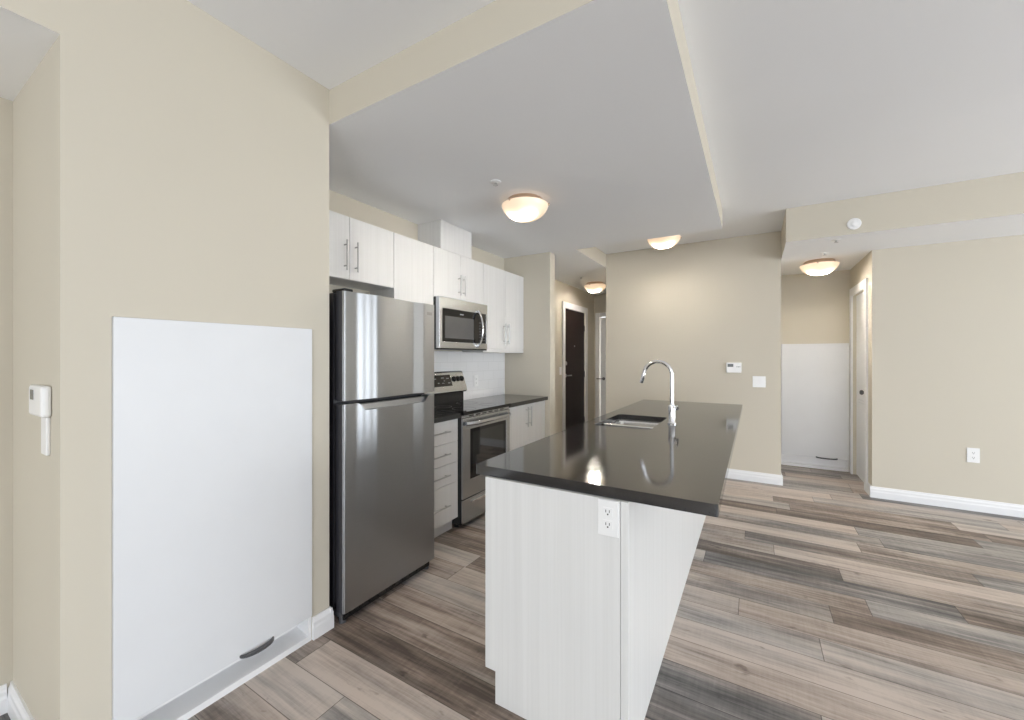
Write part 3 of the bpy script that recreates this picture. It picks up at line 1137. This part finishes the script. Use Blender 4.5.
def bowl(y0, y1, depth):
    b = B()
    loops = []
    z0 = CT0 - 0.002
    for ins, z, r in ((0.0, z0, 0.040), (0.004, z0 - 0.02, 0.040), (0.010, z0 - depth + 0.05, 0.045), (0.022, z0 - depth + 0.015, 0.05), (0.050, z0 - depth, 0.05)):
        loops.append([b.bm.verts.new((p[0], p[1], z)) for p in rrect(KX0 - 0.006 + ins, KX1 + 0.006 - ins, y0 + ins, y1 - ins, r, 6)])
    for a, c in zip(loops, loops[1:]):
        k = len(a)
        for i in range(k):
            b.bm.faces.new((a[i], a[(i + 1) % k], c[(i + 1) % k], c[i]))
    b.bm.faces.new(loops[-1])
    o = b.build('bowl', M_SINK, t, True)
    sol = o.modifiers.new('sheet', 'SOLIDIFY')
    sol.thickness = 0.0015
    sol.offset = 1
    cx, cy = (KX0 + KX1) / 2, (y0 + y1) / 2
    d = B().lathe([(0, z0 - depth + 0.0035), (0.030, z0 - depth + 0.0035), (0.044, z0 - depth + 0.006), (0.046, z0 - depth + 0.001), (0.0, z0 - depth + 0.001)], (cx, cy, 0), 32)
    d.build('drain', M_CHROME, o, True)


B().box(KX0 + 0.0006, KX1 - 0.0006, ymid - 0.019, ymid + 0.019, CT0 - 0.003, 0.899, 0.006, 3).build('divider', M_SINK, t, True)
bowl(KY0 - 0.006, ymid - 0.010, 0.16)
bowl(ymid + 0.010, KY1 + 0.006, 0.19)
b = B()
b.holed(rrect(KX0 - 0.022, KX1 + 0.022, KY0 - 0.022, KY1 + 0.022, 0.05, 6),
        [rrect(KX0 - 0.004, KX1 + 0.004, KY0 - 0.004, ymid - 0.012, 0.04, 6), rrect(KX0 - 0.004, KX1 + 0.004, ymid + 0.012, KY1 + 0.004, 0.04, 6)], CT0 - 0.0035, CT0 - 0.0008)
b.build('flange', M_SINK, t)

# faucet
QX, QY = -0.457, 2.790
t = thing('faucet', 'tall chrome gooseneck faucet standing on the island beside the sink', 'faucet', (QX, QY, CT1))
b = B()
b.lathe([(0, 0.0), (0.029, 0.0), (0.029, 0.006), (0.024, 0.010), (0.0215, 0.014), (0.0215, 0.085), (0.024, 0.088), (0.024, 0.118), (0.019, 0.124), (0.0, 0.124)], (QX, QY, CT1 + 0.0005), 32)
b.build('body', M_CHROME, t, True)
b = B()
R = 0.088
zc = CT1 + 0.415 - R - 0.010
pts = [(QX, QY, CT1 + 0.118 + (zc - CT1 - 0.118) * i / 6) for i in range(7)]
for i in range(1, 22):
    a = math.radians(168) * i / 21
    pts.append((QX - R + R * math.cos(a), QY, zc + R * math.sin(a)))
e, f = Vector(pts[-1]), (Vector(pts[-1]) - Vector(pts[-2])).normalized()
pts.append(tuple(e + f * 0.012))
b.tube(pts, 0.0122, 18)
b.build('spout', M_CHROME, t, True)
b = B()
e = Vector(pts[-1])
b.tube([e - f * 0.004, e, e + f * 0.010, e + f * 0.060, e + f * 0.066], 0.014, 18, [0.0118, 0.0130, 0.0133, 0.0120, 0.010])
b.build('spray_head', M_CHROME, t, True)
b = B()
b.cyl((QX + 0.018, QY, CT1 + 0.103), (QX + 0.040, QY, CT1 + 0.103), 0.011, n=20)
b.tube([(QX + 0.036, QY, CT1 + 0.103), (QX + 0.040, QY - 0.03, CT1 + 0.110), (QX + 0.042, QY - 0.075, CT1 + 0.126)], 0.0055, 12)
b.build('lever', M_CHROME, t, True)

# ------------------------------------------------------------------ outlets and switches


def outlet(label, c, axis, sg, duplex=True, w=0.072, h=0.118):
    """plate on a wall at c; axis = wall normal axis, sg its sign"""
    t = thing('outlet', label, 'outlet', c)

    def bx(u0, u1, z0, z1, d0, d1, bev=0.0):
        b = B()
        cx, cy, cz = c
        if axis == 'y':
            ya, yb = sorted((cy + sg * d0, cy + sg * d1))
            b.box(cx + u0, cx + u1, ya, yb, cz + z0, cz + z1, bev)
        else:
            xa, xb = sorted((cx + sg * d0, cx + sg * d1))
            b.box(xa, xb, cy + u0, cy + u1, cz + z0, cz + z1, bev)
        return b
    bx(-w / 2, w / 2, -h / 2, h / 2, 0.0, 0.007, 0.0025).build('cover_plate', M_PLASTIC, t)
    for zc_ in (-0.021, 0.021):
        f = bx(-0.017, 0.017, zc_ - 0.0145, zc_ + 0.0145, 0.006, 0.0088, 0.001).build('receptacle', M_PLASTIC, t)
        for u in (-0.0065, 0.0055):
            bx(u - 0.0012, u + 0.0012, zc_ - 0.002, zc_ + 0.007, 0.0080, 0.0090).build('slot', M_SLOT, f)
        bx(-0.0025, 0.0025, zc_ - 0.010, zc_ - 0.005, 0.0080, 0.0090).build('ground_hole', M_SLOT, f)
    return t


outlet('white duplex outlet on the island end panel under the counter', (-0.4157, IY0, 0.8155), 'y', -1, w=0.070, h=0.119)
outlet('white outlet low on the beige right wall above the baseboard', (1.652, YM + 0.013, 0.487), 'y', -1, w=0.080, h=0.128)
outlet('white outlet on the tiled backsplash past the range', (XK + 0.008, 3.46, 1.10), 'x', 1)


def switch(label, c, axis, sg, gang=1):
    t = thing('light_switch', label, 'light switch', c)
    w = 0.075 + 0.046 * (gang - 1)

    def bx(u0, u1, z0, z1, d0, d1, bev=0.0):
        b = B()
        cx, cy, cz = c
        if axis == 'y':
            ya, yb = sorted((cy + sg * d0, cy + sg * d1))
            b.box(cx + u0, cx + u1, ya, yb, cz + z0, cz + z1, bev)
        else:
            xa, xb = sorted((cx + sg * d0, cx + sg * d1))
            b.box(xa, xb, cy + u0, cy + u1, cz + z0, cz + z1, bev)
        return b
    bx(-w / 2, w / 2, -0.060, 0.060, 0.0, 0.007, 0.0025).build('cover_plate', M_PLASTIC, t)
    for g in range(gang):
        u = (g - (gang - 1) / 2) * 0.046
        bx(u - 0.0165, u + 0.0165, -0.033, 0.033, 0.006, 0.0105, 0.0015).build('rocker', M_PLASTIC, t)


switch('white double rocker switch on the beige wall below the thermostat', (0.047, YM, 1.083), 'y', -1, 2)
switch('white light switch beside the dark entry door', (XC, 5.71, 1.136), 'x', 1, 1)

t = thing('thermostat', 'small white thermostat with grey display on the beige wall behind the island', 'thermostat', (-0.20, YM, 1.23))
B().box(-0.266, -0.118, YM - 0.027, YM, 1.176, 1.288, 0.006).build('housing', M_PLASTIC, t)
B().box(-0.252, -0.196, YM - 0.0285, YM - 0.0265, 1.240, 1.274, 0.0006).build('display', M_LCD, t)
b = B()
for i in range(3):
    b.box(-0.165 + i * 0.014, -0.157 + i * 0.014, YM - 0.0285, YM - 0.0265, 1.238, 1.246)
b.build('buttons', M_DARKGREY, t)

# wall sensor with its holder in the nook
NY = 0.353
sx = -1.98
t = thing('wall_sensor', 'white boxy control with grey window and hanging strap on the nook wall', 'wall sensor', (sx, NY, 1.209))
B().box(sx - 0.080, sx + 0.080, NY - 0.024, NY, 1.159, 1.259, 0.009).build('housing', M_PLASTIC, t)
B().box(sx - 0.052, sx - 0.012, NY - 0.0252, NY - 0.023, 1.212, 1.244, 0.0008).build('display', M_LCD, t)
B().box(sx - 0.002, sx + 0.060, NY - 0.010, NY, 1.037, 1.1585, 0.003).build('strap', M_PLASTIC, t)

# ------------------------------------------------------------------ ceiling fixtures


def lamp(label, loc):
    t = thing('ceiling_light', label, 'ceiling light', loc, 'dome ceiling lights')
    x, y, z = loc
    r = 0.172
    B().lathe([(0, 0), (r * 0.74, 0), (r * 0.78, -0.010), (r * 0.86, -0.036), (0, -0.036)], loc, 40).build('pan', M_BRASS, t, True)
    prof = [(r * 0.6, -0.0415), (r * 0.96, -0.040), (r, -0.043), (r * 0.985, -0.049)]
    for i in range(1, 13):
        a = math.pi / 2 * i / 12
        prof.append((r * 0.985 * (math.cos(a) * 0.82 + 0.18 * (1 - i / 12)) if i < 12 else 0.0, -0.049 - 0.105 * math.sin(a)))
    B().lathe(prof, loc, 48).build('glass_bowl', M_LAMP, t, True)
    for k in range(3):
        a = math.radians(20 + 120 * k)
        p = Vector((x + (r + 0.002) * math.cos(a), y + (r + 0.002) * math.sin(a), z - 0.044))
        B().lathe([(0, 0.010), (0.006, 0.007), (0.008, 0.0), (0.006, -0.007), (0, -0.010)], p, 12).build('clip', M_BRASS, t, True)
    return t


l0 = lamp('lit dome ceiling light over the kitchen between island and refrigerator', (-1.449, 2.612, HD))
dup(l0, (-0.84, 4.62, H), 'lit dome ceiling light partly hidden behind the lowered kitchen ceiling edge')
dup(l0, (-2.13, 6.10, HC), 'lit dome ceiling light in the entry corridor by the dark door')
dup(l0, (0.60, 5.42, HA), 'lit dome ceiling light in the alcove above the white panel')


def sprinkler(label, loc, ring=0.035):
    t = thing('sprinkler_head', label, 'sprinkler head', loc, 'ceiling sprinkler heads')
    B().lathe([(0, 0), (ring, 0), (ring, -0.003), (ring * 0.8, -0.007), (0, -0.007)], loc, 28).build('escutcheon', M_PLASTIC, t, True)
    b = B()
    b.lathe([(0, -0.0065), (0.010, -0.0065), (0.009, -0.022), (0.004, -0.026), (0.004, -0.034), (0.016, -0.036), (0.016, -0.039), (0, -0.040)], loc, 20)
    for v in b.bm.verts:
        v.co.z = loc[2] + (v.co.z - loc[2]) * 0.6
    b.build('deflector', M_PULL, t, True)
    return t


s0 = sprinkler('small sprinkler head on the lowered kitchen ceiling near the kitchen light', (-1.464, 2.24, HD))
dup(s0, (-2.147, 5.54, HC), 'small sprinkler head at the front of the corridor ceiling')
dup(s0, (0.60, 5.02, HA), 'sprinkler head just in front of the alcove light')
dup(s0, (0.62, 4.52, HA), 'sprinkler head near the front edge of the bulkhead underside')

t = thing('cover_disc', 'round white disc cover on the front of the beige bulkhead', 'cover disc', (0.718, 4.377, 2.463))
B().lathe([(0, 0), (0.048, 0), (0.048, -0.006), (0.042, -0.012), (0, -0.012)], (0.718, 4.377, 2.463), 36, 'y').build('plate', M_PLASTIC, t, True)
B().lathe([(0.022, -0.0115), (0.022, -0.016), (0.018, -0.018), (0, -0.018)], (0.718, 4.377, 2.463), 28, 'y').build('cap', M_PLASTIC, t, True)
